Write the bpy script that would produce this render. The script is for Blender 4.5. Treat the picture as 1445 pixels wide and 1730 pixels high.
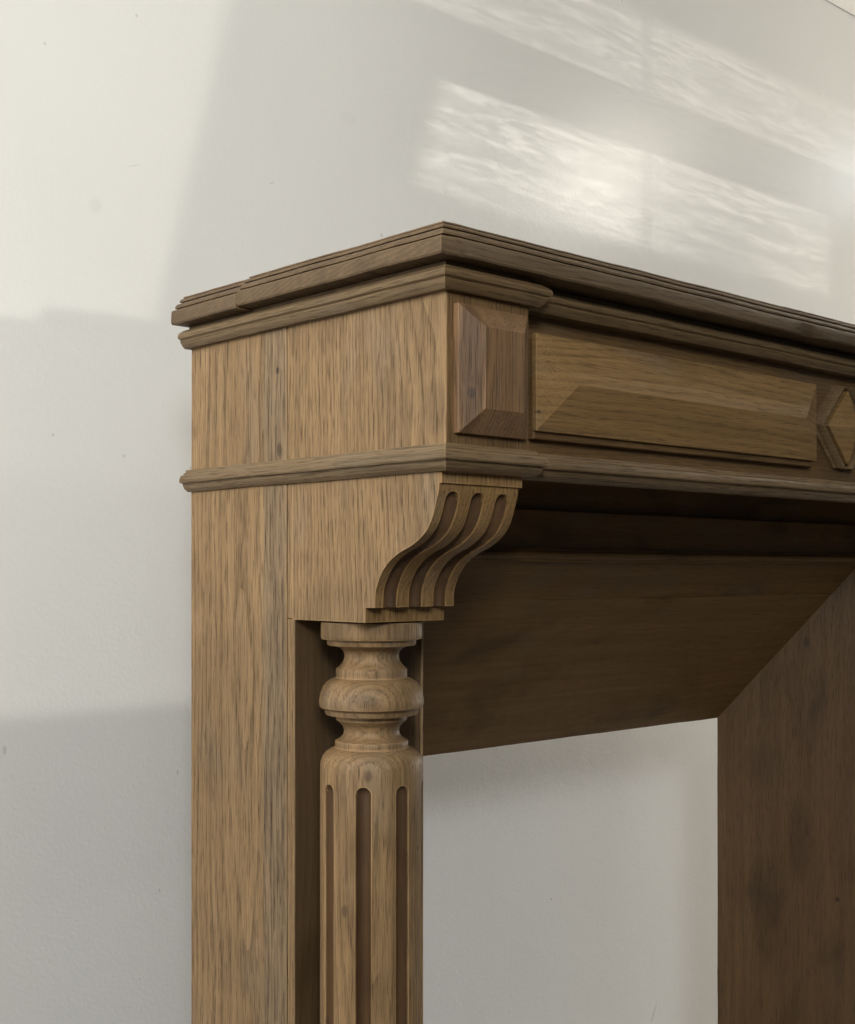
import bpy, bmesh, math, random
from mathutils import Vector, noise
R = math.radians
random.seed(7)
scene = bpy.context.scene
for o in list(bpy.data.objects):
    bpy.data.objects.remove(o)

# ------------------------------------------------------------------ camera
CAMX, CAMY, EYE = -0.9069, -0.9593, 1.08
cam_d = bpy.data.cameras.new('camera')
cam = bpy.data.objects.new('camera', cam_d)
scene.collection.objects.link(cam)
cam.location = (CAMX, CAMY, EYE)
cam.rotation_euler = (R(90), 0, R(-42.59))
cam_d.sensor_fit = 'AUTO'
cam_d.sensor_width = 36
cam_d.lens = 2188 / 1730 * 36
cam_d.shift_y = 101.3 / 1730
cam_d.clip_start = 0.05
cam_d.clip_end = 60
scene.camera = cam

# ------------------------------------------------------------------ view, world
vs = scene.view_settings
vs.view_transform = 'Standard'; vs.look = 'None'; vs.exposure = -0.07; vs.gamma = 1
vs.use_curve_mapping = False
scene.cycles.max_bounces = 5
scene.cycles.diffuse_bounces = 4
scene.cycles.glossy_bounces = 2
scene.cycles.use_adaptive_sampling = True
scene.cycles.adaptive_threshold = 0.02
scene.cycles.use_denoising = True
world = bpy.data.worlds.new('World'); scene.world = world
world.use_nodes = True
bg = world.node_tree.nodes['Background']
bg.inputs[0].default_value = (0.84, 0.92, 1.0, 1)
bg.inputs[1].default_value = 0.09

WALL_Y = 0.80
W = 1.652            # width of the mantelpiece body
D = 0.478            # depth of the mantelpiece body


def aim(o, target):
    d = Vector(target) - o.location
    o.rotation_euler = d.to_track_quat('-Z', 'Y').to_euler()


def area(name, loc, target, sx, sy, power, col):
    l = bpy.data.lights.new(name, 'AREA'); l.shape = 'RECTANGLE'
    l.size = sx; l.size_y = sy; l.energy = power; l.color = col
    o = bpy.data.objects.new(name, l); scene.collection.objects.link(o)
    o.location = loc; aim(o, target)
    return o


class NT:
    """small helper for node trees"""
    def __init__(s, tree): s.t = tree
    def n(s, kind, **kw):
        nd = s.t.nodes.new(kind)
        for k, v in kw.items(): setattr(nd, k, v)
        return nd
    def put(s, sock, v):
        if hasattr(v, 'links') or hasattr(v, 'is_linked'): s.t.links.new(v, sock)
        else: sock.default_value = v
    def m(s, op, a, b=None, c=None, clamp=False):
        nd = s.n('ShaderNodeMath', operation=op); nd.use_clamp = clamp
        s.put(nd.inputs[0], a)
        if b is not None: s.put(nd.inputs[1], b)
        if c is not None: s.put(nd.inputs[2], c)
        return nd.outputs[0]
    def vm(s, op, a, b=None):
        nd = s.n('ShaderNodeVectorMath', operation=op)
        s.put(nd.inputs[0], a)
        if b is not None: s.put(nd.inputs[1], b)
        return nd.outputs['Value'] if op in ('DOT_PRODUCT', 'LENGTH', 'DISTANCE') else nd.outputs[0]
    def xyz(s, x, y, z):
        nd = s.n('ShaderNodeCombineXYZ')
        for i, v in enumerate((x, y, z)): s.put(nd.inputs[i], v)
        return nd.outputs[0]
    def sep(s, v):
        nd = s.n('ShaderNodeSeparateXYZ'); s.put(nd.inputs[0], v)
        return nd.outputs
    def noise(s, v, scale, detail=2, rough=0.5, dist=0, out='Fac'):
        nd = s.n('ShaderNodeTexNoise'); s.put(nd.inputs['Vector'], v)
        nd.inputs['Scale'].default_value = scale; nd.inputs['Detail'].default_value = detail
        nd.inputs['Roughness'].default_value = rough; nd.inputs['Distortion'].default_value = dist
        return nd.outputs[out]
    def ramp(s, v, a, b, c=0.0, d=1.0, smooth=True):
        nd = s.n('ShaderNodeMapRange', interpolation_type='SMOOTHSTEP' if smooth else 'LINEAR')
        s.put(nd.inputs['Value'], v)
        for k, val in (('From Min', a), ('From Max', b), ('To Min', c), ('To Max', d)): s.put(nd.inputs[k], val)
        return nd.outputs[0]
    def mix(s, f, a, b, blend='MIX'):
        nd = s.n('ShaderNodeMix', data_type='RGBA', blend_type=blend)
        s.put(nd.inputs[0], f)
        s.put(nd.inputs[6], a if not isinstance(a, tuple) else (*a, 1))
        s.put(nd.inputs[7], b if not isinstance(b, tuple) else (*b, 1))
        return nd.outputs[2]


def projector(name, loc, target, power, col, cone, build, radius=0.004):
    """a spot lamp that throws a light pattern; build(nt, X, Z) gives the strength
    where the beam meets the plane of the wall"""
    l = bpy.data.lights.new(name, 'SPOT'); l.energy = power; l.color = col
    l.spot_size = R(cone); l.spot_blend = 0.0; l.shadow_soft_size = radius
    o = bpy.data.objects.new(name, l); scene.collection.objects.link(o)
    o.location = loc; aim(o, target)
    l.use_nodes = True
    t = NT(l.node_tree)
    em = [n for n in l.node_tree.nodes if n.type == 'EMISSION'][0]
    g = t.n('ShaderNodeNewGeometry')
    d = t.sep(g.outputs['Incoming'])
    k = t.m('DIVIDE', WALL_Y - loc[1], d[1])
    X = t.m('MULTIPLY_ADD', k, d[0], loc[0])
    Z = t.m('MULTIPLY_ADD', k, d[2], loc[2])
    # even out the fall-off of the beam with angle, as a lens would
    t.put(em.inputs['Strength'], build(t, X, Z))
    return o


# ------------------------------------------------------------------ lamps
area('window_lamp_left', (-3.2, 0.50, 2.0), (0.1, 0.2, 1.2), 1.3, 1.4, 78, (1.0, 0.985, 0.95))
area('window_lamp_behind', (-2.0, -2.5, 2.25), (0.9, 0.6, 0.9), 0.6, 0.6, 50, (0.90, 0.96, 1.0))

area('ceiling_bounce_fill', (-1.3, -1.4, 2.52), (-1.1, -1.1, 0.0), 1.8, 1.8, 27, (1.0, 0.98, 0.95))  # added soft fill from above, standing in for ceiling bounce
low = area('right_fill_lamp', (5.5, 0.46, 1.10), (1.3, 0.8, 0.50), 0.6, 0.6, 112, (1.0, 0.95, 0.86))  # added fill lamp that brightens the wall behind the opening
low.data.spread = R(80)


def bulb(name, loc, power, col, radius):
    l = bpy.data.lights.new(name, 'POINT'); l.energy = power; l.color = col; l.shadow_soft_size = radius
    o = bpy.data.objects.new(name, l); scene.collection.objects.link(o); o.location = loc
    return o


bulb('ceiling_bulb', (2.51, -0.30, 2.40), 13, (1.0, 0.94, 0.82), 0.11)
bulb('far_ceiling_bulb', (3.20, 0.30, 2.42), 2.2, (0.80, 0.90, 1.0), 0.12)


def patch(t, X, Z):
    # tall daylight patch: soft slanting right edge, crisp lower edge with a step
    edge = t.m('MULTIPLY_ADD', t.m('SUBTRACT', Z, EYE + 0.386), 0.25, 0.138)
    right = t.ramp(t.m('SUBTRACT', X, edge), -0.024, 0.024, 1, 0)
    zlow = t.m('ADD', t.ramp(X, -0.064, -0.040, EYE + 0.363, EYE + 0.385), t.m('MULTIPLY', X, 0.02))
    low = t.ramp(t.m('SUBTRACT', Z, zlow), -0.004, 0.008, 0, 1)
    p = t.m('MULTIPLY', right, low)
    # weaker window light lower down, its shadow bands drawn into the lamp's pattern
    w1 = t.ramp(Z, EYE + 0.10, EYE + 0.17, 0.0, 0.22)
    w2 = t.m('MULTIPLY', t.ramp(Z, EYE - 0.225, EYE - 0.19, 0, 1), 0.90)
    w3 = t.m('MULTIPLY', t.ramp(Z, EYE - 0.50, EYE - 0.46, 1, 0), 0.08)
    rest = t.m('MULTIPLY', t.m('ADD', t.m('ADD', w1, w2), w3), t.ramp(X, 0.45, 1.10, 1, 0))
    return t.m('ADD', t.m('MULTIPLY', p, 0.85), rest)


projector('daylight_patch_lamp', (-1.9, -2.0, 1.75), (-0.1, WALL_Y, 1.5), 120, (1.0, 0.97, 0.89), 76, patch, radius=0.008)


def caustic(t, X, Z):
    # light thrown back by rippled glass: two bands of streaks with a bar between panes
    lean = t.m('MULTIPLY_ADD', t.m('SUBTRACT', Z, EYE + 0.70), 0.29, 0.66)
    b1 = t.m('MULTIPLY', t.ramp(Z, EYE + 0.685, EYE + 0.73, 0, 1), t.ramp(Z, EYE + 0.912, EYE + 0.922, 1, 0))
    b2 = t.m('MULTIPLY', t.ramp(Z, EYE + 1.04, EYE + 1.055, 0, 1), t.ramp(Z, EYE + 1.205, EYE + 1.235, 1, 0))
    left = t.ramp(t.m('SUBTRACT', X, lean), -0.01, 0.06, 0, 1); rightb = t.ramp(X, 2.07, 2.16, 1, 0)
    band = t.m('MULTIPLY', t.m('MULTIPLY', b1, left), rightb)
    band = t.m('ADD', band, t.m('MULTIPLY', b2, 0.75))
    v = t.xyz(t.m('MULTIPLY', X, 7.5), 0.0, t.m('MULTIPLY', Z, 95.0))
    n1 = t.noise(v, 1.0, 2, 0.5, 0.9)
    r1 = t.m('POWER', t.m('SUBTRACT', 1.0, t.m('ABSOLUTE', t.m('MULTIPLY_ADD', n1, 7.0, -3.5)), clamp=True), 2.5)
    n2 = t.noise(t.vm('ADD', v, (7.3, 2.0, 4.1)), 0.5, 2, 0.5, 0.5)
    soft = t.ramp(n2, 0.3, 0.75, 0.32, 0.52)
    gate = t.ramp(t.noise(v, 0.35, 1), 0.38, 0.58, 0.1, 1.0)
    s = t.m('ADD', soft, t.m('MULTIPLY', t.m('MULTIPLY', r1, gate), 1.35))
    bar = t.ramp(t.m('ABSOLUTE', t.m('SUBTRACT', X, 1.372)), 0.022, 0.036, 0.55, 1)
    line = t.ramp(t.m('ABSOLUTE', t.m('SUBTRACT', X, 1.388)), 0.003, 0.008, 0.5, 0)
    return t.m('MULTIPLY', t.m('MULTIPLY', s, band), t.m('ADD', bar, line))


projector('rippled_glass_lamp', (0.5, -2.9, 2.15), (1.5, WALL_Y, 2.0), 155, (1.0, 0.97, 0.88), 66, caustic)


# ------------------------------------------------------------------ materials
def wood(name, axis, light, dark, pore=1.0, ringw=0.0055, rough=0.5, grey=0.25, pith=(0.11, 0.07), stripe=None, wear=0.8, vary=0.25, ringk=1.0, marks=()):
    mat = bpy.data.materials.new(name); mat.use_nodes = True
    t = NT(mat.node_tree)
    bs = mat.node_tree.nodes['Principled BSDF']
    tc = t.n('ShaderNodeTexCoord').outputs['Object']
    rnd = t.n('ShaderNodeObjectInfo').outputs['Random']
    x, y, z = t.sep(tc)
    u, v, w = {'z': (x, y, z), 'x': (y, z, x), 'y': (x, z, y)}[axis]
    off = t.m('MULTIPLY', rnd, 9.0)
    w = t.m('ADD', w, off)
    wl = t.xyz(t.m('MULTIPLY', u, 4.0), t.m('MULTIPLY', v, 4.0), t.m('MULTIPLY', w, 1.5))
    wob = t.n('ShaderNodeTexNoise'); t.put(wob.inputs['Vector'], wl); wob.inputs['Scale'].default_value = 1.2
    wob.inputs['Detail'].default_value = 2
    wx, wy, wz = t.sep(wob.outputs['Color'])
    uu = t.m('ADD', u, t.m('MULTIPLY_ADD', wx, 0.05, -0.025))
    vv = t.m('ADD', v, t.m('MULTIPLY_ADD', wy, 0.05, -0.025))
    du = t.m('ADD', uu, t.m('MULTIPLY_ADD', rnd, 0.06, pith[0]))
    dv = t.m('ADD', vv, t.m('MULTIPLY_ADD', rnd, -0.05, pith[1]))
    d = t.m('SQRT', t.m('ADD', t.m('MULTIPLY', du, du), t.m('MULTIPLY', dv, dv)))
    ring = t.m('FRACT', t.m('DIVIDE', d, ringw))
    early = t.m('SUBTRACT', 1.0, t.m('SMOOTH_MIN', t.m('MULTIPLY', ring, 1.6), 1.0, 0.2), clamp=True)
    # pores: short dark dashes along the grain, thickest in the early wood
    pv = t.xyz(t.m('MULTIPLY', u, 1100.0), t.m('MULTIPLY', v, 1100.0), t.m('MULTIPLY', w, 30.0))
    p1 = t.noise(pv, 1.0, 1.5, 0.5)
    thr = t.m('MULTIPLY_ADD', early, -0.12 * ringk, 0.585)
    pores = t.ramp(t.m('SUBTRACT', p1, thr), 0.01, 0.075, 0, 1)
    # long thin lines where the growth rings come to the face
    ln = t.noise(t.xyz(t.m('MULTIPLY', uu, 260.0), t.m('MULTIPLY', vv, 260.0), t.m('MULTIPLY', w, 2.6)), 1.0, 2, 0.55)
    line = t.m('POWER', t.m('SUBTRACT', 1.0, t.m('ABSOLUTE', t.m('MULTIPLY_ADD', ln, 9.0, -4.5)), clamp=True), 1.5)
    # fine fibre
    fv = t.xyz(t.m('MULTIPLY', u, 1300.0), t.m('MULTIPLY', v, 1300.0), t.m('MULTIPLY', w, 22.0))
    fib = t.noise(fv, 1.0, 2, 0.6)
    # long streaks a centimetre or so wide
    sv = t.xyz(t.m('MULTIPLY', u, 70.0), t.m('MULTIPLY', v, 70.0), t.m('MULTIPLY', w, 2.0))
    streak = t.noise(sv, 1.0, 3, 0.6)
    blot = t.noise(t.xyz(t.m('MULTIPLY', u, 9.0), t.m('MULTIPLY', v, 9.0), t.m('MULTIPLY', w, 4.0)), 1.0, 3, 0.55, 0.3)
    tone = t.m('ADD', t.m('MULTIPLY', t.ramp(streak, 0.3, 0.7), 0.50), t.m('MULTIPLY', early, 0.24 * ringk))
    tone = t.m('ADD', tone, t.m('MULTIPLY_ADD', fib, 0.5, -0.25))
    tone = t.m('ADD', tone, t.m('MULTIPLY_ADD', rnd, 0.36, -0.18), clamp=True)
    col = t.mix(tone, light, dark)
    # patches left darker or greyer by old finish and handling
    col = t.mix(t.ramp(blot, 0.50, 0.72, 0, vary * 2), col, tuple(0.62 * c for c in dark))
    g = t.noise(t.xyz(t.m('MULTIPLY', u, 16.0), t.m('MULTIPLY', v, 16.0), t.m('MULTIPLY', w, 7.0)), 1.0, 2, 0.5)
    lum = 0.3 * light[0] + 0.55 * light[1] + 0.15 * light[2]
    col = t.mix(t.ramp(g, 0.52, 0.75, 0, grey), col, (lum * 1.05, lum * 0.85, lum * 0.62))
    pk = t.m('MAXIMUM', t.m('MULTIPLY', pores, 0.70 * pore), t.m('MULTIPLY', line, 0.20 * pore))
    if stripe:
        # a weathered board edge: open, grey, deeply ribbed grain between two depths
        a, b = stripe
        sw = t.m('ADD', y, t.m('MULTIPLY_ADD', wx, 0.012, -0.006))
        sm = t.m('MULTIPLY', t.ramp(sw, a - 0.004, a + 0.002), t.ramp(sw, b - 0.004, b + 0.004, 1, 0))
        rib = t.noise(t.xyz(t.m('MULTIPLY', u, 330.0), t.m('MULTIPLY', v, 330.0), t.m('MULTIPLY', w, 9.0)), 1.0, 2, 0.6)
        col = t.mix(t.m('MULTIPLY', sm, 0.40), col, (lum * 0.92, lum * 0.72, lum * 0.49))
        pk = t.m('ADD', pk, t.m('MULTIPLY', sm, t.ramp(rib, 0.50, 0.62, 0, 0.45)), clamp=True)
    col = t.mix(pk, col, (0.045, 0.024, 0.011))
    # knots and nail specks
    vo = t.n('ShaderNodeTexVoronoi'); t.put(vo.inputs['Vector'], t.xyz(t.m('MULTIPLY', u, 5.5), t.m('MULTIPLY', v, 5.5), t.m('MULTIPLY', w, 3.2)))
    vo.inputs['Scale'].default_value = 1.0
    col = t.mix(t.ramp(vo.outputs['Distance'], 0.012, 0.035, 0.75, 0), col, (0.03, 0.018, 0.012))
    # single knots, stains and checks: centre, half sizes, depth of tone
    for mx, my, mz, rx, rz, k in marks:
        q = t.vm('SUBTRACT', tc, (mx, my, mz + EYE))
        qx, qy, qz = t.sep(q)
        e = t.m('ADD', t.m('MULTIPLY', t.m('ADD', t.m('MULTIPLY', qx, qx), t.m('MULTIPLY', qy, qy)), 1 / rx ** 2), t.m('MULTIPLY', t.m('MULTIPLY', qz, qz), 1 / rz ** 2))
        e = t.m('ADD', e, t.m('MULTIPLY_ADD', p1, 1.2, -0.6))
        col = t.mix(t.ramp(e, 0.25, 1.3, k, 0), col, (0.045, 0.026, 0.014))
    # edges rubbed pale
    if wear > 0:
        bv = t.n('ShaderNodeBevel'); bv.samples = 4; bv.inputs['Radius'].default_value = 0.0022
        geo = t.n('ShaderNodeNewGeometry')
        dt = t.vm('DOT_PRODUCT', bv.outputs['Normal'], geo.outputs['Normal'])
        e = t.ramp(dt, 0.985, 0.90, 0, wear)
        e = t.m('MULTIPLY', e, t.ramp(g, 0.35, 0.6, 0.25, 1))
        col = t.mix(e, col, tuple(min(1, c * 1.55) for c in light))
    t.put(bs.inputs['Base Color'], col)
    rg = t.m('ADD', t.m('MULTIPLY_ADD', fib, 0.16, rough - 0.08), t.m('MULTIPLY', pores, 0.2), clamp=True)
    t.put(bs.inputs['Roughness'], rg)
    bs.inputs['Specular IOR Level'].default_value = 0.30
    h = t.m('ADD', t.m('MULTIPLY', pk, -1.0), t.m('MULTIPLY', fib, 0.30))
    h = t.m('ADD', h, t.m('MULTIPLY', streak, 0.5))
    bp = t.n('ShaderNodeBump'); bp.inputs['Strength'].default_value = 0.55; bp.inputs['Distance'].default_value = 0.0007
    t.put(bp.inputs['Height'], h); t.put(bs.inputs['Normal'], bp.outputs[0])
    return mat


OAK_L, OAK_D = (0.335, 0.212, 0.102), (0.185, 0.112, 0.050)
FR_L, FR_D = (0.335, 0.195, 0.074), (0.195, 0.108, 0.038)
SIDE_MARKS = [(0, 0.2887, 0.2384, 0.0035, 0.0045, 0.9), (0, 0.2852, 0.1443, 0.0055, 0.009, 0.75), (0, 0.258, 0.281, 0.004, 0.03, 0.35),
              (0, 0.30, 0.20, 0.0012, 0.06, 0.5), (0, 0.345, 0.17, 0.0009, 0.05, 0.6), (0, 0.015, 0.17, 0.02, 0.03, 0.25), (0, 0.40, -0.48, 0.06, 0.05, 0.12)]
COL_MARKS = [(0.0185, 0.1452, -0.2274, 0.005, 0.007, 0.45), (0.0118, 0.1530, -0.213, 0.0011, 0.020, 0.95), (0.0816, 0.1325, -0.3141, 0.0016, 0.0045, 0.9),
             (0.0150, 0.1500, -0.144, 0.018, 0.008, 0.35), (0.0278, 0.1379, -0.1328, 0.006, 0.005, 0.3), (0.0036, 0.1686, -0.379, 0.004, 0.008, 0.55), (0.02, 0.145, -0.30, 0.012, 0.05, 0.2)]
FRONT_MARKS = [(0.1549, 0.015, 0.1774, 0.004, 0.0025, 0.7), (0.710, 0.014, 0.1691, 0.003, 0.002, 0.9)]
BLOCK_MARKS = [(0.0223, -0.015, 0.1829, 0.0045, 0.007, 0.75), (0.021, -0.015, 0.215, 0.017, 0.075, 0.5), (0.036, -0.024, 0.232, 0.004, 0.035, 0.4)]
JAMB_MARKS = [(1.2768, 0.2938, -0.607, 0.005, 0.005, 0.8), (1.2478, 0.3402, -0.131, 0.006, 0.012, 0.6), (1.24, 0.35, -0.50, 0.02, 0.09, 0.35), (1.20, 0.41, -0.36, 0.03, 0.05, 0.2)]
M = {
    'side': wood('pale_oak_upright', 'z', OAK_L, OAK_D, pore=1.0, marks=SIDE_MARKS[2:3] + SIDE_MARKS[5:6]),
    'plank': wood('weathered_oak_upright', 'z', OAK_L, OAK_D, pore=0.95, stripe=(0.272, 0.318), ringw=0.0085, pith=(0.05, -0.33), marks=SIDE_MARKS),
    'turned': wood('turned_oak', 'z', (0.360, 0.225, 0.105), (0.170, 0.101, 0.044), pore=0.75, vary=0.4, marks=COL_MARKS),
    'mould_y': wood('oak_moulding_side', 'y', (0.205, 0.140, 0.074), (0.110, 0.070, 0.034), pore=0.8, grey=0.4, wear=0.6),
    'mould_x': wood('oak_moulding_front', 'x', (0.210, 0.136, 0.064), (0.112, 0.067, 0.029), pore=0.8, grey=0.2, wear=0.6),
    'shelf': wood('oak_shelf', 'x', (0.160, 0.104, 0.054), (0.090, 0.056, 0.028), pore=0.75, grey=0.3, wear=0.8),
    'front_z': wood('oak_front_upright', 'z', FR_L, FR_D, pore=0.9, vary=0.35, marks=BLOCK_MARKS),
    'block': wood('stained_oak_block', 'z', (0.250, 0.138, 0.062), (0.140, 0.075, 0.036), pore=0.9, vary=0.4, marks=BLOCK_MARKS),
    'front_x': wood('oak_front_level', 'x', FR_L, FR_D, pore=0.6, ringw=0.009, pith=(0.035, 0.05), wear=0.5, marks=FRONT_MARKS),
    'ground_x': wood('oak_frieze_ground', 'x', (0.205, 0.115, 0.043), (0.115, 0.063, 0.023), pore=0.6, wear=0.4),
    'ground_z': wood('oak_facing_upright', 'z', (0.225, 0.130, 0.052), (0.125, 0.070, 0.027), pore=0.8, wear=0.6),
    'lining_x': wood('oak_lining_level', 'x', (0.200, 0.108, 0.036), (0.130, 0.068, 0.022), ringk=0.5, pore=0.4, vary=0.40, rough=0.5, wear=0.15),
    'lining_z': wood('oak_lining_upright', 'z', (0.165, 0.091, 0.037), (0.090, 0.049, 0.020), grey=0.1, ringk=0.12, pore=0.7, vary=0.40, rough=0.55, wear=0.15, pith=(1.6, 1.2), marks=JAMB_MARKS),
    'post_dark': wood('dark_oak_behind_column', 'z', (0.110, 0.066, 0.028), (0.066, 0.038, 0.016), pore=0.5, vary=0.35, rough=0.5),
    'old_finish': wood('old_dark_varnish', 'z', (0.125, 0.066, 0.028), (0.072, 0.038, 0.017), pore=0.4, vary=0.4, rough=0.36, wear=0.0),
}


def paint(name, col, rough, bump, marks=()):
    mat = bpy.data.materials.new(name); mat.use_nodes = True
    t = NT(mat.node_tree); bs = mat.node_tree.nodes['Principled BSDF']
    tc = t.n('ShaderNodeTexCoord').outputs['Object']
    big = t.noise(tc, 1.3, 3, 0.5)
    c = t.mix(t.ramp(big, 0.3, 0.7), col, tuple(k * 0.95 for k in col))
    vo = t.n('ShaderNodeTexVoronoi'); t.put(vo.inputs['Vector'], tc); vo.inputs['Scale'].default_value = 8.5
    keep = t.m('GREATER_THAN', t.sep(vo.outputs['Color'])[0], 0.55)
    speck = t.m('MULTIPLY', t.ramp(vo.outputs['Distance'], 0.012, 0.026, 1, 0), keep)
    c = t.mix(t.m('MULTIPLY', speck, 0.35), c, (0.30, 0.27, 0.22))
    px, py, pz = t.sep(tc)
    wisp = t.noise(tc, 60.0, 2)
    for mx, mz, rx, rz, k, lean in marks:
        a = t.m('SUBTRACT', px, mx); b = t.m('SUBTRACT', pz, mz + EYE)
        ca, sa = math.cos(lean), math.sin(lean)
        p = t.m('ADD', t.m('MULTIPLY', a, ca), t.m('MULTIPLY', b, sa)); q = t.m('SUBTRACT', t.m('MULTIPLY', b, ca), t.m('MULTIPLY', a, sa))
        e = t.m('ADD', t.m('POWER', t.m('ABSOLUTE', t.m('DIVIDE', p, rx)), 2.0), t.m('POWER', t.m('ABSOLUTE', t.m('DIVIDE', q, rz)), 2.0))
        c = t.mix(t.ramp(t.m('ADD', e, t.m('MULTIPLY_ADD', wisp, 1.0, -0.5)), 0.1, 1.5, k, 0), c, (0.26, 0.24, 0.21))
    t.put(bs.inputs['Base Color'], c)
    bs.inputs['Roughness'].default_value = rough
    peel = t.noise(tc, 150.0, 2, 0.55, 0.6)
    roll = t.noise(tc, 22.0, 2, 0.5)
    h = t.m('ADD', t.m('MULTIPLY', peel, 1.0), t.m('MULTIPLY', roll, 1.2))
    h = t.m('ADD', h, t.m('MULTIPLY', speck, 1.5))
    bp = t.n('ShaderNodeBump'); bp.inputs['Strength'].default_value = bump; bp.inputs['Distance'].default_value = 0.0012
    t.put(bp.inputs['Height'], h); t.put(bs.inputs['Normal'], bp.outputs[0])
    return mat


# smudges, pin holes and scuffs: x, height, half sizes, tone, lean
WALL_MARKS = [(0.037, 0.547, 0.012, 0.012, 0.10, 0), (1.051, -0.662, 0.0022, 0.0020, 0.8, 0), (1.386, -0.970, 0.026, 0.0022, 0.45, 1.1), (0.599, 0.601, 0.004, 0.004, 0.3, 0),
              (0.085, 0.176, 0.003, 0.003, 0.3, 0), (-0.031, 0.200, 0.002, 0.002, 0.5, 0), (-0.105, -0.253, 0.003, 0.007, 0.35, 0), (0.178, -0.314, 0.002, 0.004, 0.4, 0),
              (0.146, -0.494, 0.002, 0.003, 0.4, 0), (0.524, 0.793, 0.02, 0.012, 0.06, 0), (0.359, 0.646, 0.004, 0.0015, 0.3, 0.4), (0.10, 0.62, 0.012, 0.0009, 0.25, 0.3)]
M['wall'] = paint('satin_wall_paint', (0.71, 0.70, 0.67), 0.28, 0.15, WALL_MARKS)
M['ceiling'] = paint('ceiling_paint', (0.80, 0.78, 0.74), 0.6, 0.2)


def floor_mat():
    mat = bpy.data.materials.new('concrete_floor'); mat.use_nodes = True
    t = NT(mat.node_tree); bs = mat.node_tree.nodes['Principled BSDF']
    tc = t.n('ShaderNodeTexCoord').outputs['Object']
    n = t.noise(tc, 3.0, 6, 0.6)
    t.put(bs.inputs['Base Color'], t.mix(n, (0.07, 0.062, 0.053), (0.12, 0.108, 0.094)))
    bs.inputs['Roughness'].default_value = 0.7
    return mat


M['floor'] = floor_mat()


# ------------------------------------------------------------------ mesh helpers
def link(name, verts, faces, mat, parent=None, smooth=None, bevel=0.0, jitter=0.0, jf=30.0, seed=0.0):
    me = bpy.data.meshes.new(name)
    vv = []
    for p in verts:
        p = Vector(p)
        if jitter:
            q = p * jf + Vector((seed, seed * 1.7, seed * 0.3))
            p = p + noise.noise_vector(q) * jitter * 0.35 + noise.noise_vector(q * 0.2) * jitter
        vv.append(p)
    me.from_pydata([tuple(p) for p in vv], [], faces)
    bm = bmesh.new(); bm.from_mesh(me)
    bmesh.ops.recalc_face_normals(bm, faces=bm.faces)
    bm.to_mesh(me); bm.free()
    me.materials.append(M[mat])
    o = bpy.data.objects.new(name, me); scene.collection.objects.link(o)
    if parent: o.parent = parent
    if smooth is not None:
        me.shade_smooth(); me.set_sharp_from_angle(angle=R(smooth))
    if bevel:
        b = o.modifiers.new('bevel', 'BEVEL'); b.width = bevel; b.segments = 2
        b.limit_method = 'ANGLE'; b.angle_limit = R(35); b.harden_normals = False
    return o


def grid_box(x0, x1, y0, y1, z0, z1, step=0.03):
    """box whose faces are cut into cells so its edges can wander a little"""
    def cuts(a, b): return max(1, min(60, int(round(abs(b - a) / step))))
    nx, ny, nz = cuts(x0, x1), cuts(y0, y1), cuts(z0, z1)
    idx = {}; verts = []; faces = []
    def vid(i, j, k):
        if (i, j, k) not in idx:
            idx[(i, j, k)] = len(verts)
            verts.append((x0 + (x1 - x0) * i / nx, y0 + (y1 - y0) * j / ny, z0 + (z1 - z0) * k / nz))
        return idx[(i, j, k)]
    for i in range(nx):
        for j in range(ny):
            for k in (0, nz): faces.append([vid(i, j, k), vid(i + 1, j, k), vid(i + 1, j + 1, k), vid(i, j + 1, k)])
    for i in range(nx):
        for k in range(nz):
            for j in (0, ny): faces.append([vid(i, j, k), vid(i + 1, j, k), vid(i + 1, j, k + 1), vid(i, j, k + 1)])
    for j in range(ny):
        for k in range(nz):
            for i in (0, nx): faces.append([vid(i, j, k), vid(i, j + 1, k), vid(i, j + 1, k + 1), vid(i, j, k + 1)])
    return verts, faces


def board(name, x0, x1, y0, y1, z0, z1, mat, parent, bevel=0.0012, jitter=0.0004, step=0.03, seed=0.0):
    v, f = grid_box(x0, x1, y0, y1, z0 + EYE, z1 + EYE, step)
    return link(name, v, f, mat, parent, bevel=bevel, jitter=jitter, seed=seed)


def moulding(name, prof, A, B, n, ks, ke, z, mat, parent, jitter=0.0007, seed=0.0, step=0.008, back=-0.003):
    """profile (out, up) run from A to B in plan, ends mitred (+1 outer, -1 inner, 0 square)"""
    A = Vector((*A, 0)); B = Vector((*B, 0)); n = Vector((*n, 0))
    L = (B - A).length; T = (B - A).normalized()
    pr = [(back, prof[0][1])] + list(prof) + [(back, prof[-1][1])]
    N = max(2, int(L / step)); verts = []; faces = []; P = len(pr)
    for i in range(N + 1):
        s = i / N
        for o, h in pr:
            p = A + n * o + T * (s * (L + o * (ks + ke)) - o * ks)
            verts.append((p.x, p.y, z + h + EYE))
    for i in range(N):
        for j in range(P):
            k = (j + 1) % P
            faces.append([i * P + j, i * P + k, (i + 1) * P + k, (i + 1) * P + j])
    faces.append(list(range(P))); faces.append([N * P + j for j in range(P)][::-1])
    return link(name, verts, faces, mat, parent, smooth=20, jitter=jitter, jf=40, seed=seed)


def empty(name, loc=(0, 0, 0), parent=None):
    o = bpy.data.objects.new(name, None); scene.collection.objects.link(o)
    o.location = loc; o.empty_display_size = 0.1
    if parent: o.parent = parent
    return o


# ------------------------------------------------------------------ setting
def struct(o):
    o['kind'] = 'structure'; return o


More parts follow.
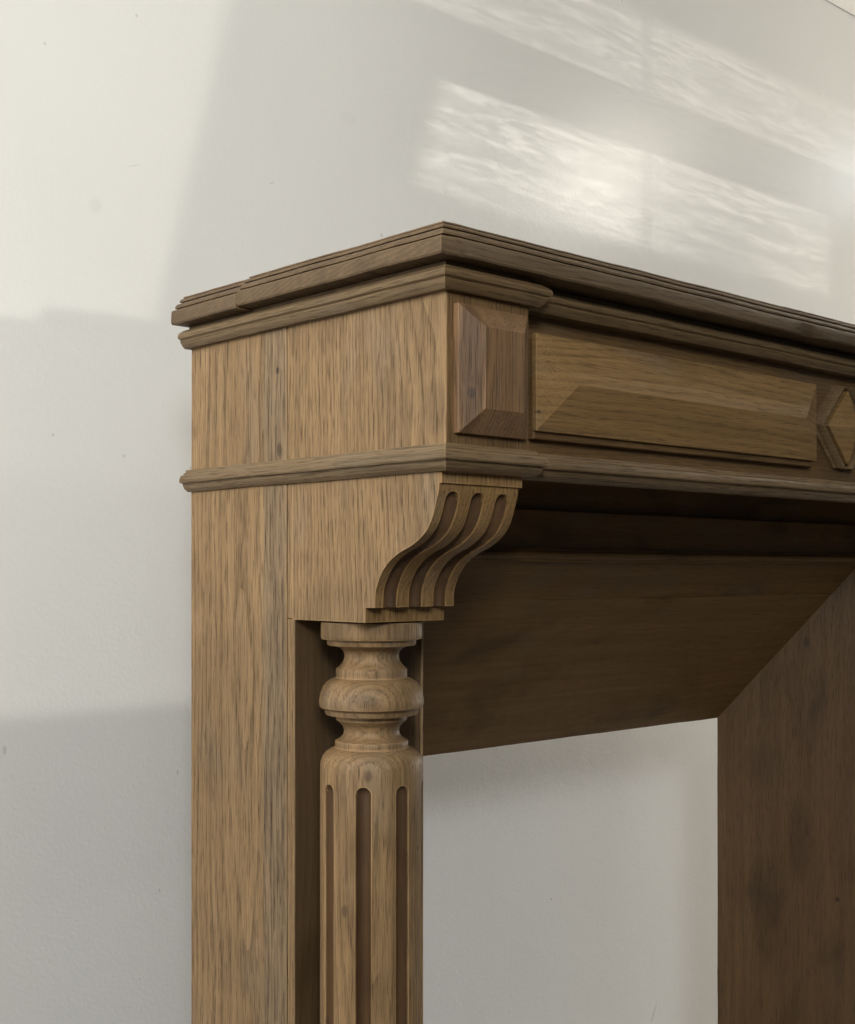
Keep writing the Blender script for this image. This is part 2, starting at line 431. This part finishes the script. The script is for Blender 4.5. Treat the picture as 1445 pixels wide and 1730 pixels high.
struct(link('floor', [(-5, -5, 0), (9, -5, 0), (9, WALL_Y + 0.2, 0), (-5, WALL_Y + 0.2, 0)], [[0, 1, 2, 3]], 'floor'))
RAIL = 1.378 + EYE
CEIL = 1.471 + EYE
wv, wf = grid_box(-5, 9, WALL_Y, WALL_Y + 0.15, -0.02, RAIL - 0.0002, 0.25)
struct(link('wall', wv, wf, 'wall'))
wv, wf = grid_box(-5, 9, WALL_Y + 0.0006, WALL_Y + 0.15, RAIL + 0.0002, CEIL + 0.05, 0.25)
struct(link('wall_top', wv, wf, 'wall'))
wv, wf = grid_box(-5, 9, -5, WALL_Y - 0.002, CEIL, CEIL + 0.1, 0.5)
struct(link('ceiling', wv, wf, 'ceiling'))

# ------------------------------------------------------------------ mantelpiece
mantel = empty('mantelpiece')
mantel['label'] = 'old stripped oak fireplace mantelpiece with fluted columns standing before a white wall'
mantel['category'] = 'mantelpiece'
FL = -EYE            # floor level measured from the eye
PW = 0.122           # pilaster width
FY = 0.030           # face of the frieze board
MY = 0.020           # line the frieze mouldings start from
POST_Y = 0.2567      # face of the posts behind the columns

# shelf: two planks with a moulded edge
SHELF = [(0.0225, 0.3172), (0.0270, 0.3174), (0.0285, 0.3195), (0.0284, 0.3260), (0.0278, 0.3335), (0.0268, 0.3352),
         (0.0190, 0.3355), (0.0188, 0.3382), (0.0222, 0.3385), (0.0224, 0.3405), (0.0208, 0.3432), (0.0184, 0.3448), (0.0130, 0.3450), (0.0128, 0.3472),
         (0.0158, 0.3474), (0.0158, 0.3490), (0.0140, 0.3512), (0.0090, 0.3514), (0.0088, 0.3532), (0.0104, 0.3534), (0.0098, 0.3550), (0.0064, 0.3560)]
shelf = empty('shelf', parent=mantel)


def shelf_plank(y_front, y_back, front_edge, dz, seed):
    verts = []; faces = []; rings = []
    for o, z in SHELF:
        xa, xb = -o, W + o
        ya = y_front - (o - 0.003) if front_edge else y_front
        yb = y_back
        loop = []
        ns = 40
        us = [0.0013 * i for i in range(40)]
        while us[-1] < 1.0: us.append(us[-1] + 0.0065)
        us = [q / us[-1] * (xb - xa - 0.5) for q in us] + [xb - xa - 0.5 + 0.5 * i / 40 for i in range(1, 40)]
        for i in range(ns): loop.append((xa, yb + (ya - yb) * i / ns))
        for q in us:
            fx, fy = xa + q, ya
            if front_edge and z < 0.337:
                # a split corner and a splintered stretch of the lower arris
                fy += 0.0020 * min(1, max(0, (0.006 - (z - 0.318) * 0.8 - fx) / 0.004))
                k = (fx - 0.645) / 0.035
                if abs(k) < 1: fy += 0.0045 * (1 - k * k) * max(0, 0.331 - z) / 0.013 * (0.6 + 0.6 * noise.noise(Vector((fx * 300, z * 200, 0))))
            loop.append((fx, fy))
        for i in range(ns): loop.append((xb, ya + (yb - ya) * i / ns))
        nf = len(us)
        for i in range(nf): loop.append((xb + (xa - xb) * i / nf, yb))
        rings.append(list(range(len(verts), len(verts) + len(loop))))
        verts += [(px, py, z + dz + EYE) for px, py in loop]
    for a, b in zip(rings, rings[1:]):
        n = len(a)
        for i in range(n): faces.append([a[i], a[(i + 1) % n], b[(i + 1) % n], b[i]])
    faces.append(rings[0][::-1]); faces.append(rings[-1])
    return link('plank', verts, faces, 'shelf', shelf, smooth=30, jitter=0.0008, jf=60, seed=seed)


shelf_plank(0.0, 0.3335, True, 0.0, 1.0)
shelf_plank(0.3350, 0.481, False, -0.0013, 5.0)

CORN = [(0.0, 0.0), (0.0090, 0.0), (0.0125, 0.0030), (0.0152, 0.0075), (0.0158, 0.0090), (0.0148, 0.0098), (0.0160, 0.0108),
        (0.0186, 0.0118), (0.0194, 0.0142), (0.0186, 0.0175), (0.0160, 0.0200), (0.0125, 0.0222), (0.0105, 0.0235), (0.0020, 0.0240), (0.0018, 0.0300)]
WAIST = [(0.0, 0.0), (0.0045, 0.0), (0.0090, 0.0035), (0.0112, 0.0072), (0.0118, 0.0104), (0.0160, 0.0107), (0.0170, 0.0125),
         (0.0166, 0.0155), (0.0150, 0.0190), (0.0136, 0.0206), (0.0106, 0.0209), (0.0102, 0.0236), (0.0076, 0.0240), (0.0066, 0.0278), (0.0, 0.0284)]
CZ, WZ = 0.2868, 0.1033


def run(name, prof, z, top, seed):
    moulding(name, prof, (0, D + 0.002), (0, 0), (-1, 0), 0, 1, z, 'mould_y', mantel, seed=seed)
    moulding(name, prof, (0, 0), (PW, 0), (0, -1), 1, 1, z, 'mould_x', mantel, seed=seed)
    moulding(name, prof, (PW, 0), (PW, MY), (1, 0), 1, -1, z, 'mould_y', mantel, seed=seed, step=0.004)
    moulding(name, prof, (PW, MY), (W - PW, MY), (0, -1), -1, -1, z, 'mould_x', mantel, seed=seed, back=-0.012)
    moulding(name, prof, (W - PW, MY), (W - PW, 0), (-1, 0), -1, 1, z, 'mould_y', mantel, seed=seed, step=0.004)
    moulding(name, prof, (W - PW, 0), (W, 0), (0, -1), 1, 1, z, 'mould_x', mantel, seed=seed)
    moulding(name, prof, (W, 0), (W, D + 0.002), (1, 0), 1, 0, z, 'mould_y', mantel, seed=seed)


run('cornice_moulding', CORN, CZ, 0.318, 2.0)
run('waist_moulding', WAIST, WZ, 0.1317, 12.0)

# frieze
board('frieze_board', PW - 0.002, W - PW + 0.002, FY, FY + 0.022, WZ + 0.001, 0.3160, 'ground_x', mantel, step=0.05)


def hip_panel(name, x0, x1, z0, z1, yb, ye, yr, inset, mat, seed, flat=None):
    """raised block: straight sides to ye, then facets rising to a ridge or a flat field at yr"""
    if flat:
        l, r, b, t = flat
        inner = [(x0 + l, z0 + b), (x1 - r, z0 + b), (x1 - r, z1 - t), (x0 + l, z1 - t)]
    else:
        zm = (z0 + z1) / 2
        inner = [(x0 + inset, zm - 0.0004), (x1 - inset, zm - 0.0004), (x1 - inset, zm + 0.0004), (x0 + inset, zm + 0.0004)]
    outer = [(x0, z0), (x1, z0), (x1, z1), (x0, z1)]
    verts = [(px, yb, z + EYE) for px, z in outer] + [(px, ye, z + EYE) for px, z in outer] + [(px, yr, z + EYE) for px, z in inner]
    faces = [[0, 1, 2, 3], [8, 9, 10, 11]]
    for i in range(4):
        j = (i + 1) % 4
        faces += [[i, j, 4 + j, 4 + i], [4 + i, 4 + j, 8 + j, 8 + i]]
    return link(name, verts, faces, mat, mantel, bevel=0.0009, jitter=0.0003, seed=seed)


PX0, PX1, PZ0, PZ1 = 0.1516, 0.7346, 0.1565, 0.2650
CX = 0.826
for mir in (0, 1):
    a, b = (PX0, PX1) if not mir else (2 * CX - PX1, 2 * CX - PX0)
    hip_panel('panel_backing', a + 0.001, b - 0.0015, PZ0 - 0.0085, PZ1 - 0.004, FY + 0.004, FY - 0.009, FY - 0.0105, 0.004, 'ground_x', 3 + mir,
              flat=(0.0012,) * 4)
    hip_panel('frieze_panel', a, b, PZ0, PZ1, FY - 0.009, FY - 0.0155, FY - 0.0315, 0.054, 'front_x', 5 + mir)

# lozenge between two chevrons
LZ = 0.2105
hz, ht = 0.0530, 0.0540
lv = [(CX - hz, FY + 0.002, LZ), (CX, FY + 0.002, LZ - ht), (CX + hz, FY + 0.002, LZ), (CX, FY + 0.002, LZ + ht)]
lv += [(p[0], FY - 0.0125, p[2]) for p in lv] + [(CX, FY - 0.0290, LZ)]
link('lozenge', [(x, y, z + EYE) for x, y, z in lv],
     [[0, 1, 2, 3]] + [[i, (i + 1) % 4, 4 + (i + 1) % 4, 4 + i] for i in range(4)] + [[4 + i, 4 + (i + 1) % 4, 8] for i in range(4)],
     'front_x', mantel, bevel=0.0009)
BEAD = [(0.0, 0.002), (0.0, -0.004), (0.0042, -0.0045), (0.0046, -0.0065), (0.0066, -0.0110), (0.0100, -0.0135), (0.0134, -0.0130), (0.0162, -0.0102),
        (0.0176, -0.0060), (0.0180, 0.002)]   # (distance in from the outer edge, y from frieze face)
for sgn in (-1, 1):
    verts = []; faces = []; n = len(BEAD)
    cut = 0.0595
    for k in (-1, 0, 1):
        for w, yy in BEAD:
            ext = 0.0855 - w * 1.40          # half diagonal at this line of the bead
            if k == 0: verts.append((CX + sgn * ext, FY + yy, LZ + EYE))
            else:
                verts.append((CX + sgn * max(0.0008, ext - cut), FY + yy, LZ + EYE + k * min(cut, ext - 0.0008)))
    for s in range(2):
        for j in range(n - 1): faces.append([s * n + j, s * n + j + 1, (s + 1) * n + j + 1, (s + 1) * n + j])
    faces.append(list(range(n))); faces.append([2 * n + j for j in range(n)])
    link('chevron_moulding', verts, faces, 'mould_x', mantel, smooth=30)

# posts, pilasters, corbels and columns, left and right
PROF = [(0.0098, 0.0903), (0.0110, 0.0820), (0.0143, 0.0716), (0.0175, 0.0625), (0.0218, 0.0529), (0.0268, 0.0455), (0.0330, 0.0392), (0.0430, 0.0325),
        (0.0541, 0.0268), (0.0665, 0.0224), (0.0776, 0.0173), (0.0865, 0.0120), (0.0936, 0.0062), (0.0998, -0.0005), (0.1048, -0.0083),
        (0.1082, -0.0150), (0.1103, -0.0216), (0.1110, -0.0300), (0.1112, -0.0388)]


def resample(pts, n):
    # Catmull-Rom through the points, then evenly spaced
    out = []
    P = [pts[0]] + pts + [pts[-1]]
    for i in range(1, len(P) - 2):
        for k in range(12):
            t = k / 12
            c = []
            for a in (0, 1):
                p0, p1, p2, p3 = P[i - 1][a], P[i][a], P[i + 1][a], P[i + 2][a]
                c.append(0.5 * (2 * p1 + (p2 - p0) * t + (2 * p0 - 5 * p1 + 4 * p2 - p3) * t * t + (3 * p1 - p0 - 3 * p2 + p3) * t ** 3))
            out.append(tuple(c))
    out.append(pts[-1])
    L = [0]
    for a, b in zip(out, out[1:]): L.append(L[-1] + math.dist(a, b))
    res = []
    j = 0
    for i in range(n):
        s = L[-1] * i / (n - 1)
        while j < len(L) - 2 and L[j + 1] < s: j += 1
        f = (s - L[j]) / max(1e-9, L[j + 1] - L[j])
        res.append((out[j][0] + (out[j + 1][0] - out[j][0]) * f, out[j][1] + (out[j + 1][1] - out[j][1]) * f))
    return res, L[-1]


def corbel(x0, parent):
    CW = 0.1178; NS = 130; NXc = 220
    curve, length = resample(PROF, NS)
    fl = [0.0215, 0.0585, 0.0955]; hw = 0.0096; top_s = 0.0165
    verts = []; faces = []; deps = []
    xs = [CW * i / NXc for i in range(NXc + 1)]
    for s in range(NS):
        y, z = curve[s]
        a = curve[max(0, s - 1)]; b = curve[min(NS - 1, s + 1)]
        ty, tz = b[0] - a[0], b[1] - a[1]; l = math.hypot(ty, tz); ny, nz = -tz / l, ty / l     # into the wood
        sd = length * s / (NS - 1)
        for x in xs:
            dep = 0
            for c in fl:
                q = abs(x - c)
                if q < hw:
                    ds = top_s - sd
                    r2 = hw * hw - q * q - (ds * ds if ds > 0 else 0)
                    if r2 > 0: dep = math.sqrt(r2) * 1.0
            deps.append(dep)
            verts.append((x0 + x, y + ny * dep, z + nz * dep + EYE))
    nx = NXc + 1
    for s in range(NS - 1):
        for i in range(NXc):
            faces.append([s * nx + i, s * nx + i + 1, (s + 1) * nx + i + 1, (s + 1) * nx + i])
    base = len(verts)
    # outline behind the carved face, both cheeks
    out = [(0.1275, -0.0392), (0.1277, -0.0555), (POST_Y + 0.004, -0.0555), (POST_Y + 0.004, 0.1050), (0.0098, 0.1050)]
    for xx in (x0, x0 + CW):
        for y, z in out: verts.append((xx, y, z + EYE))
    nb = len(out)
    for side, col in ((0, 0), (1, NXc)):
        loop = [s * nx + col for s in range(NS)] + [base + side * nb + k for k in range(nb)]
        faces.append(loop)
    for k in range(nb - 1):
        faces.append([base + k, base + k + 1, base + nb + k + 1, base + nb + k])
    last = [(NS - 1) * nx + i for i in range(nx)]
    faces.append(last + [base + nb, base])
    faces.append([i for i in range(nx)][::-1] + [base + nb - 1, base + 2 * nb - 1])
    o = link('corbel', verts, faces, 'side', parent, smooth=38)
    stain(o, 'front_z', lambda p: p.index < (NS - 1) * NXc)
    stain(o, 'front_z', lambda p: p.index >= (NS - 1) * NXc and p.normal.y < -0.7)
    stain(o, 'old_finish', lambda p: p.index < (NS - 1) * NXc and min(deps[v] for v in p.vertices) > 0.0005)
    return o


def stain(o, mat, test):
    o.data.materials.append(M[mat]); k = len(o.data.materials) - 1
    for p in o.data.polygons:
        if test(p): p.material_index = k


# turned column: (radius, height) from the top ring down
K = 0.000684
TURN = [(0.0, 1050.5), (85.0, 1050.5), (85.8, 1052.5), (85.8, 1076), (84.5, 1079), (76, 1080), (75.5, 1082), (75.5, 1087), (74, 1089.5), (62, 1091), (54, 1094), (48.5, 1099),
        (46.2, 1105), (46.5, 1112), (49.5, 1119), (54, 1124.5), (59.5, 1129), (60.3, 1131), (60.3, 1142), (61, 1144), (68, 1146.5), (76, 1151.5),
        (82, 1159), (86, 1169), (88.5, 1180), (88.8, 1187), (87.5, 1193), (84, 1196), (80, 1196.8), (79.3, 1198.5), (78.6, 1204), (77, 1206), (64, 1207.5), (60.5, 1209), (60, 1215),
        (54.5, 1220), (48.5, 1226), (46.5, 1233), (48, 1240), (53, 1246), (61, 1250.5), (62, 1252.5), (61.8, 1260), (63, 1262), (70, 1264.5), (77.5, 1269.5),
        (83, 1276.5), (86.3, 1286), (87.2, 1297)]


def column(cx, cy, parent, seed):
    prof = [(r * K, (966.3 - y) * K + EYE) for r, y in TURN]
    fine = []
    for a, b in zip(prof, prof[1:]):
        n = max(1, int(math.dist(a, b) / 0.0025)); n = min(n, 4)
        for i in range(n): fine.append((a[0] + (b[0] - a[0]) * i / n, a[1] + (b[1] - a[1]) * i / n))
    zt = prof[-1][1]; rs = prof[-1][0]
    ftop = (966.3 - 1330) * K + EYE          # where the flutes begin
    fbot = 0.235
    zs = [zt - 0.001 * i for i in range(1, 44)]
    z = zs[-1]
    while z > fbot + 0.03: z -= 0.02; zs.append(z)
    for i in range(14): z -= 0.0025; zs.append(z)
    rows = fine + [(rs, z) for z in zs]
    zb = zs[-1]
    rows += [(rs, zb - 0.02), (rs * 0.97, zb - 0.028), (rs * 0.72, zb - 0.034), (rs * 0.72, zb - 0.045), (rs * 1.02, zb - 0.05), (rs * 1.04, zb - 0.07), (rs * 0.9, zb - 0.082), (0, zb - 0.082)]
    NA = 560; verts = []; faces = []; cut = []
    ph = math.atan2(-(math.sin(R(47.41))), -(math.cos(R(47.41))))   # phase so that a flute lies just left of the middle
    hw = 0.0086
    for ri, (r, z) in enumerate(rows):
        for a in range(NA):
            th = 2 * math.pi * a / NA
            rr = r
            if fbot < z <= ftop + hw and r > 0.05:
                k = ((th - ph + R(6.5)) / (math.pi / 4)) % 1.0
                if k > 0.5: k -= 1
                q = abs(k) * math.pi / 4 * r
                hwq = hw
                ds = max(0, z - ftop) + max(0, fbot + hw - z)
                r2 = hwq * hwq - q * q - ds * ds
                if r2 > 0: rr = r - math.sqrt(r2) * 0.95
            cut.append(r - rr)
            wob = 1 + 0.004 * noise.noise(Vector((math.cos(th) * 1.3 + seed, math.sin(th) * 1.3, z * 9)))
            verts.append((cx + rr * wob * math.cos(th), cy + rr * wob * math.sin(th), z))
    for i in range(len(rows) - 1):
        for a in range(NA):
            b = (a + 1) % NA
            faces.append([i * NA + a, i * NA + b, (i + 1) * NA + b, (i + 1) * NA + a])
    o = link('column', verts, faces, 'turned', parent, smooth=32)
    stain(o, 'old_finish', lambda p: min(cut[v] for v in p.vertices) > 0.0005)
    bm = bmesh.new(); bm.from_mesh(o.data)
    bmesh.ops.remove_doubles(bm, verts=bm.verts, dist=1e-6)
    bm.to_mesh(o.data); bm.free()
    o.data.set_sharp_from_angle(angle=R(32))
    # plinth block on the floor
    board('plinth_block', cx - 0.066, cx + 0.066, cy - 0.066, cy + 0.060, FL, zb - 0.0825 - EYE, 'front_z', parent, seed=seed)


def flank(mir, parent):
    """everything of one side; mir flips it to the right-hand end"""
    def X(a, b): return (a, b) if not mir else (W - b, W - a)
    s = 20.0 * mir
    # upper side: pilaster block, two planks with a split between them
    a, b = X(0.0, PW - 0.001); board('pilaster', a, b, 0.0, 0.2702, 0.1030, 0.3160, 'side' , parent, seed=s, bevel=0.0010)
    a, b = X(-0.0006, 0.022); board('side_plank', a, b, 0.2719, 0.4408, 0.1030, 0.3160, 'plank', parent, seed=s + 1)
    a, b = X(0.0, 0.022); board('side_plank', a, b, 0.4416, D, 0.1030, 0.3160, 'side', parent, seed=s + 2)
    # lower side plank down to the floor
    a, b = X(-0.0004, 0.022); board('side_plank', a, b, 0.2719, D, FL, 0.1036, 'plank', parent, seed=s + 3)
    # post board behind the column
    a, b = X(0.0, 0.190); board('post_board', a, b, POST_Y, 0.2701, FL, -0.0550, 'side', parent, seed=s + 4)
    a, b = X(0.0, 0.120); board('post_board', a, b, POST_Y + 0.0041, 0.2701, -0.0545, 0.1030, 'side', parent, seed=s + 5)
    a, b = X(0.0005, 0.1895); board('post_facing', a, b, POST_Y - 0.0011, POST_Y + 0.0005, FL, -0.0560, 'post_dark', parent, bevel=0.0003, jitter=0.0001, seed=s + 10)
    # thin front facing of the pilaster with its diamond-cut block
    a, b = X(0.0004, PW); board('pilaster_facing', a, b, -0.0012, 0.0001, 0.1300, 0.2900, 'ground_z', parent, bevel=0.0004, jitter=0.0001, seed=s + 6)
    a, b = X(0.0095, 0.1130)
    hip_panel('diamond_block', a, b, 0.1420, 0.2748, 0.001, -0.0085, -0.0240, 0, 'block', s + 7, flat=(0.0245, 0.0215, 0.0255, 0.0235))
    # abacus strip and the fluted corbel
    a, b = X(0.0004, 0.1208); board('abacus', a, b, 0.0065, 0.05, 0.0912, 0.1030, 'front_z', parent, bevel=0.0006, jitter=0.0002, step=0.02, seed=s + 8)
    corbel(0.0 if not mir else W - 0.1178, parent)
    column(0.060 if not mir else W - 0.060, 0.1882, parent, 1.0 + mir)


flank(0, mantel)
flank(1, mantel)

# header behind the frieze, bead round the opening
XL, XR = 0.196, 1.300
ZF, ZI = 0.0145, -0.2772
YI = 0.478
IL, IR = 0.335, 1.1616
board('header_backing', 0.118, W - 0.118, 0.268, 0.280, 0.07, 0.3155, 'lining_x', mantel, step=0.06)
board('header_rail', 0.118, W - 0.118, POST_Y, 0.267, 0.0300, 0.0865, 'lining_x', mantel, step=0.05, bevel=0.002)
BP = [(0.0, 0.0), (0.0050, 0.0004), (0.0055, 0.0030), (0.0110, 0.0045), (0.0140, 0.0075), (0.0138, 0.0108), (0.0105, 0.0138), (0.0050, 0.0148), (0.0045, 0.0182), (0.0, 0.0187)]
moulding('bead_moulding', BP, (0.118, POST_Y), (W - 0.118, POST_Y), (0, -1), 0, 0, ZF, 'lining_x', mantel, back=-0.012, step=0.03)
board('bead_strip', 0.1905, 0.1983, POST_Y + 0.006, 0.268, FL, -0.0555, 'lining_z', mantel, bevel=0.001, step=0.04)
board('bead_strip', 0.1985, 0.2025, POST_Y - 0.002, 0.268, FL, ZF - 0.001, 'side', mantel, bevel=0.002, step=0.04)
board('bead_strip', XR + 0.001, XR + 0.0185, POST_Y - 0.004, 0.268, FL, ZF - 0.001, 'lining_z', mantel, bevel=0.003, step=0.04)
board('post_board', XR + 0.019, W - 0.192, POST_Y, 0.2690, FL, ZF - 0.001, 'lining_z', mantel, step=0.05)


def slab(name, quad, thick, mat, nu, nv, seed, jitter=0.0007):
    """four corners in order; thickness goes to the back of the quad"""
    q = [Vector((p[0], p[1], p[2] + EYE)) for p in quad]
    n = (q[1] - q[0]).cross(q[3] - q[0]).normalized() * thick
    verts = []; faces = []
    for l in (0, 1):
        for j in range(nv + 1):
            for i in range(nu + 1):
                a = q[0].lerp(q[1], i / nu); b = q[3].lerp(q[2], i / nu)
                verts.append(tuple(a.lerp(b, j / nv) + n * l))
    S = (nu + 1) * (nv + 1)
    def vid(l, i, j): return l * S + j * (nu + 1) + i
    for l in (0, 1):
        for j in range(nv):
            for i in range(nu): faces.append([vid(l, i, j), vid(l, i + 1, j), vid(l, i + 1, j + 1), vid(l, i, j + 1)])
    for i in range(nu):
        for j in (0, nv): faces.append([vid(0, i, j), vid(0, i + 1, j), vid(1, i + 1, j), vid(1, i, j)])
    for j in range(nv):
        for i in (0, nu): faces.append([vid(0, i, j), vid(0, i, j + 1), vid(1, i, j + 1), vid(1, i, j)])
    return link(name, verts, faces, mat, mantel, bevel=0.0008, jitter=jitter, jf=55, seed=seed)


def L3(a, b, t): return tuple(a[i] + (b[i] - a[i]) * t for i in range(3))


fl_, fr_ = (0.2025, POST_Y + 0.0005, ZF + 0.006), (XR, POST_Y + 0.0005, ZF + 0.006)
il_, ir_ = (IL, YI, ZI), (IR, YI, ZI)
T1 = 0.205
fe_, ie_ = (fr_[0] + 0.006, fr_[1], fr_[2]), (ir_[0] + 0.006, ir_[1], ir_[2])      # ends run on behind the jamb
slab('soffit_board', [L3(fl_, il_, 0), L3(fe_, ie_, 0), L3(fe_, ie_, T1 - 0.002), L3(fl_, il_, T1 - 0.002)], 0.016, 'lining_x', 60, 6, 1.0)
slab('soffit_board', [L3(fl_, il_, T1), L3(fe_, ie_, T1), L3(fe_, ie_, 1), L3(fl_, il_, 1)], 0.016, 'lining_x', 60, 14, 2.0)
slab('jamb_board', [(fr_[0] + 0.0003, fr_[1], FL), (ir_[0] + 0.0003, ir_[1], FL), (ir_[0] + 0.0003, ir_[1], ir_[2]), (fr_[0] + 0.0003, fr_[1], fr_[2])], 0.016, 'lining_z', 10, 40, 3.0)
slab('jamb_board', [(il_[0] - 0.0012, il_[1], FL), (fl_[0] - 0.0005, fl_[1], FL), (fl_[0] - 0.0005, fl_[1], fl_[2]), (il_[0] - 0.0012, il_[1], il_[2])], 0.016, 'lining_z', 10, 40, 4.0)
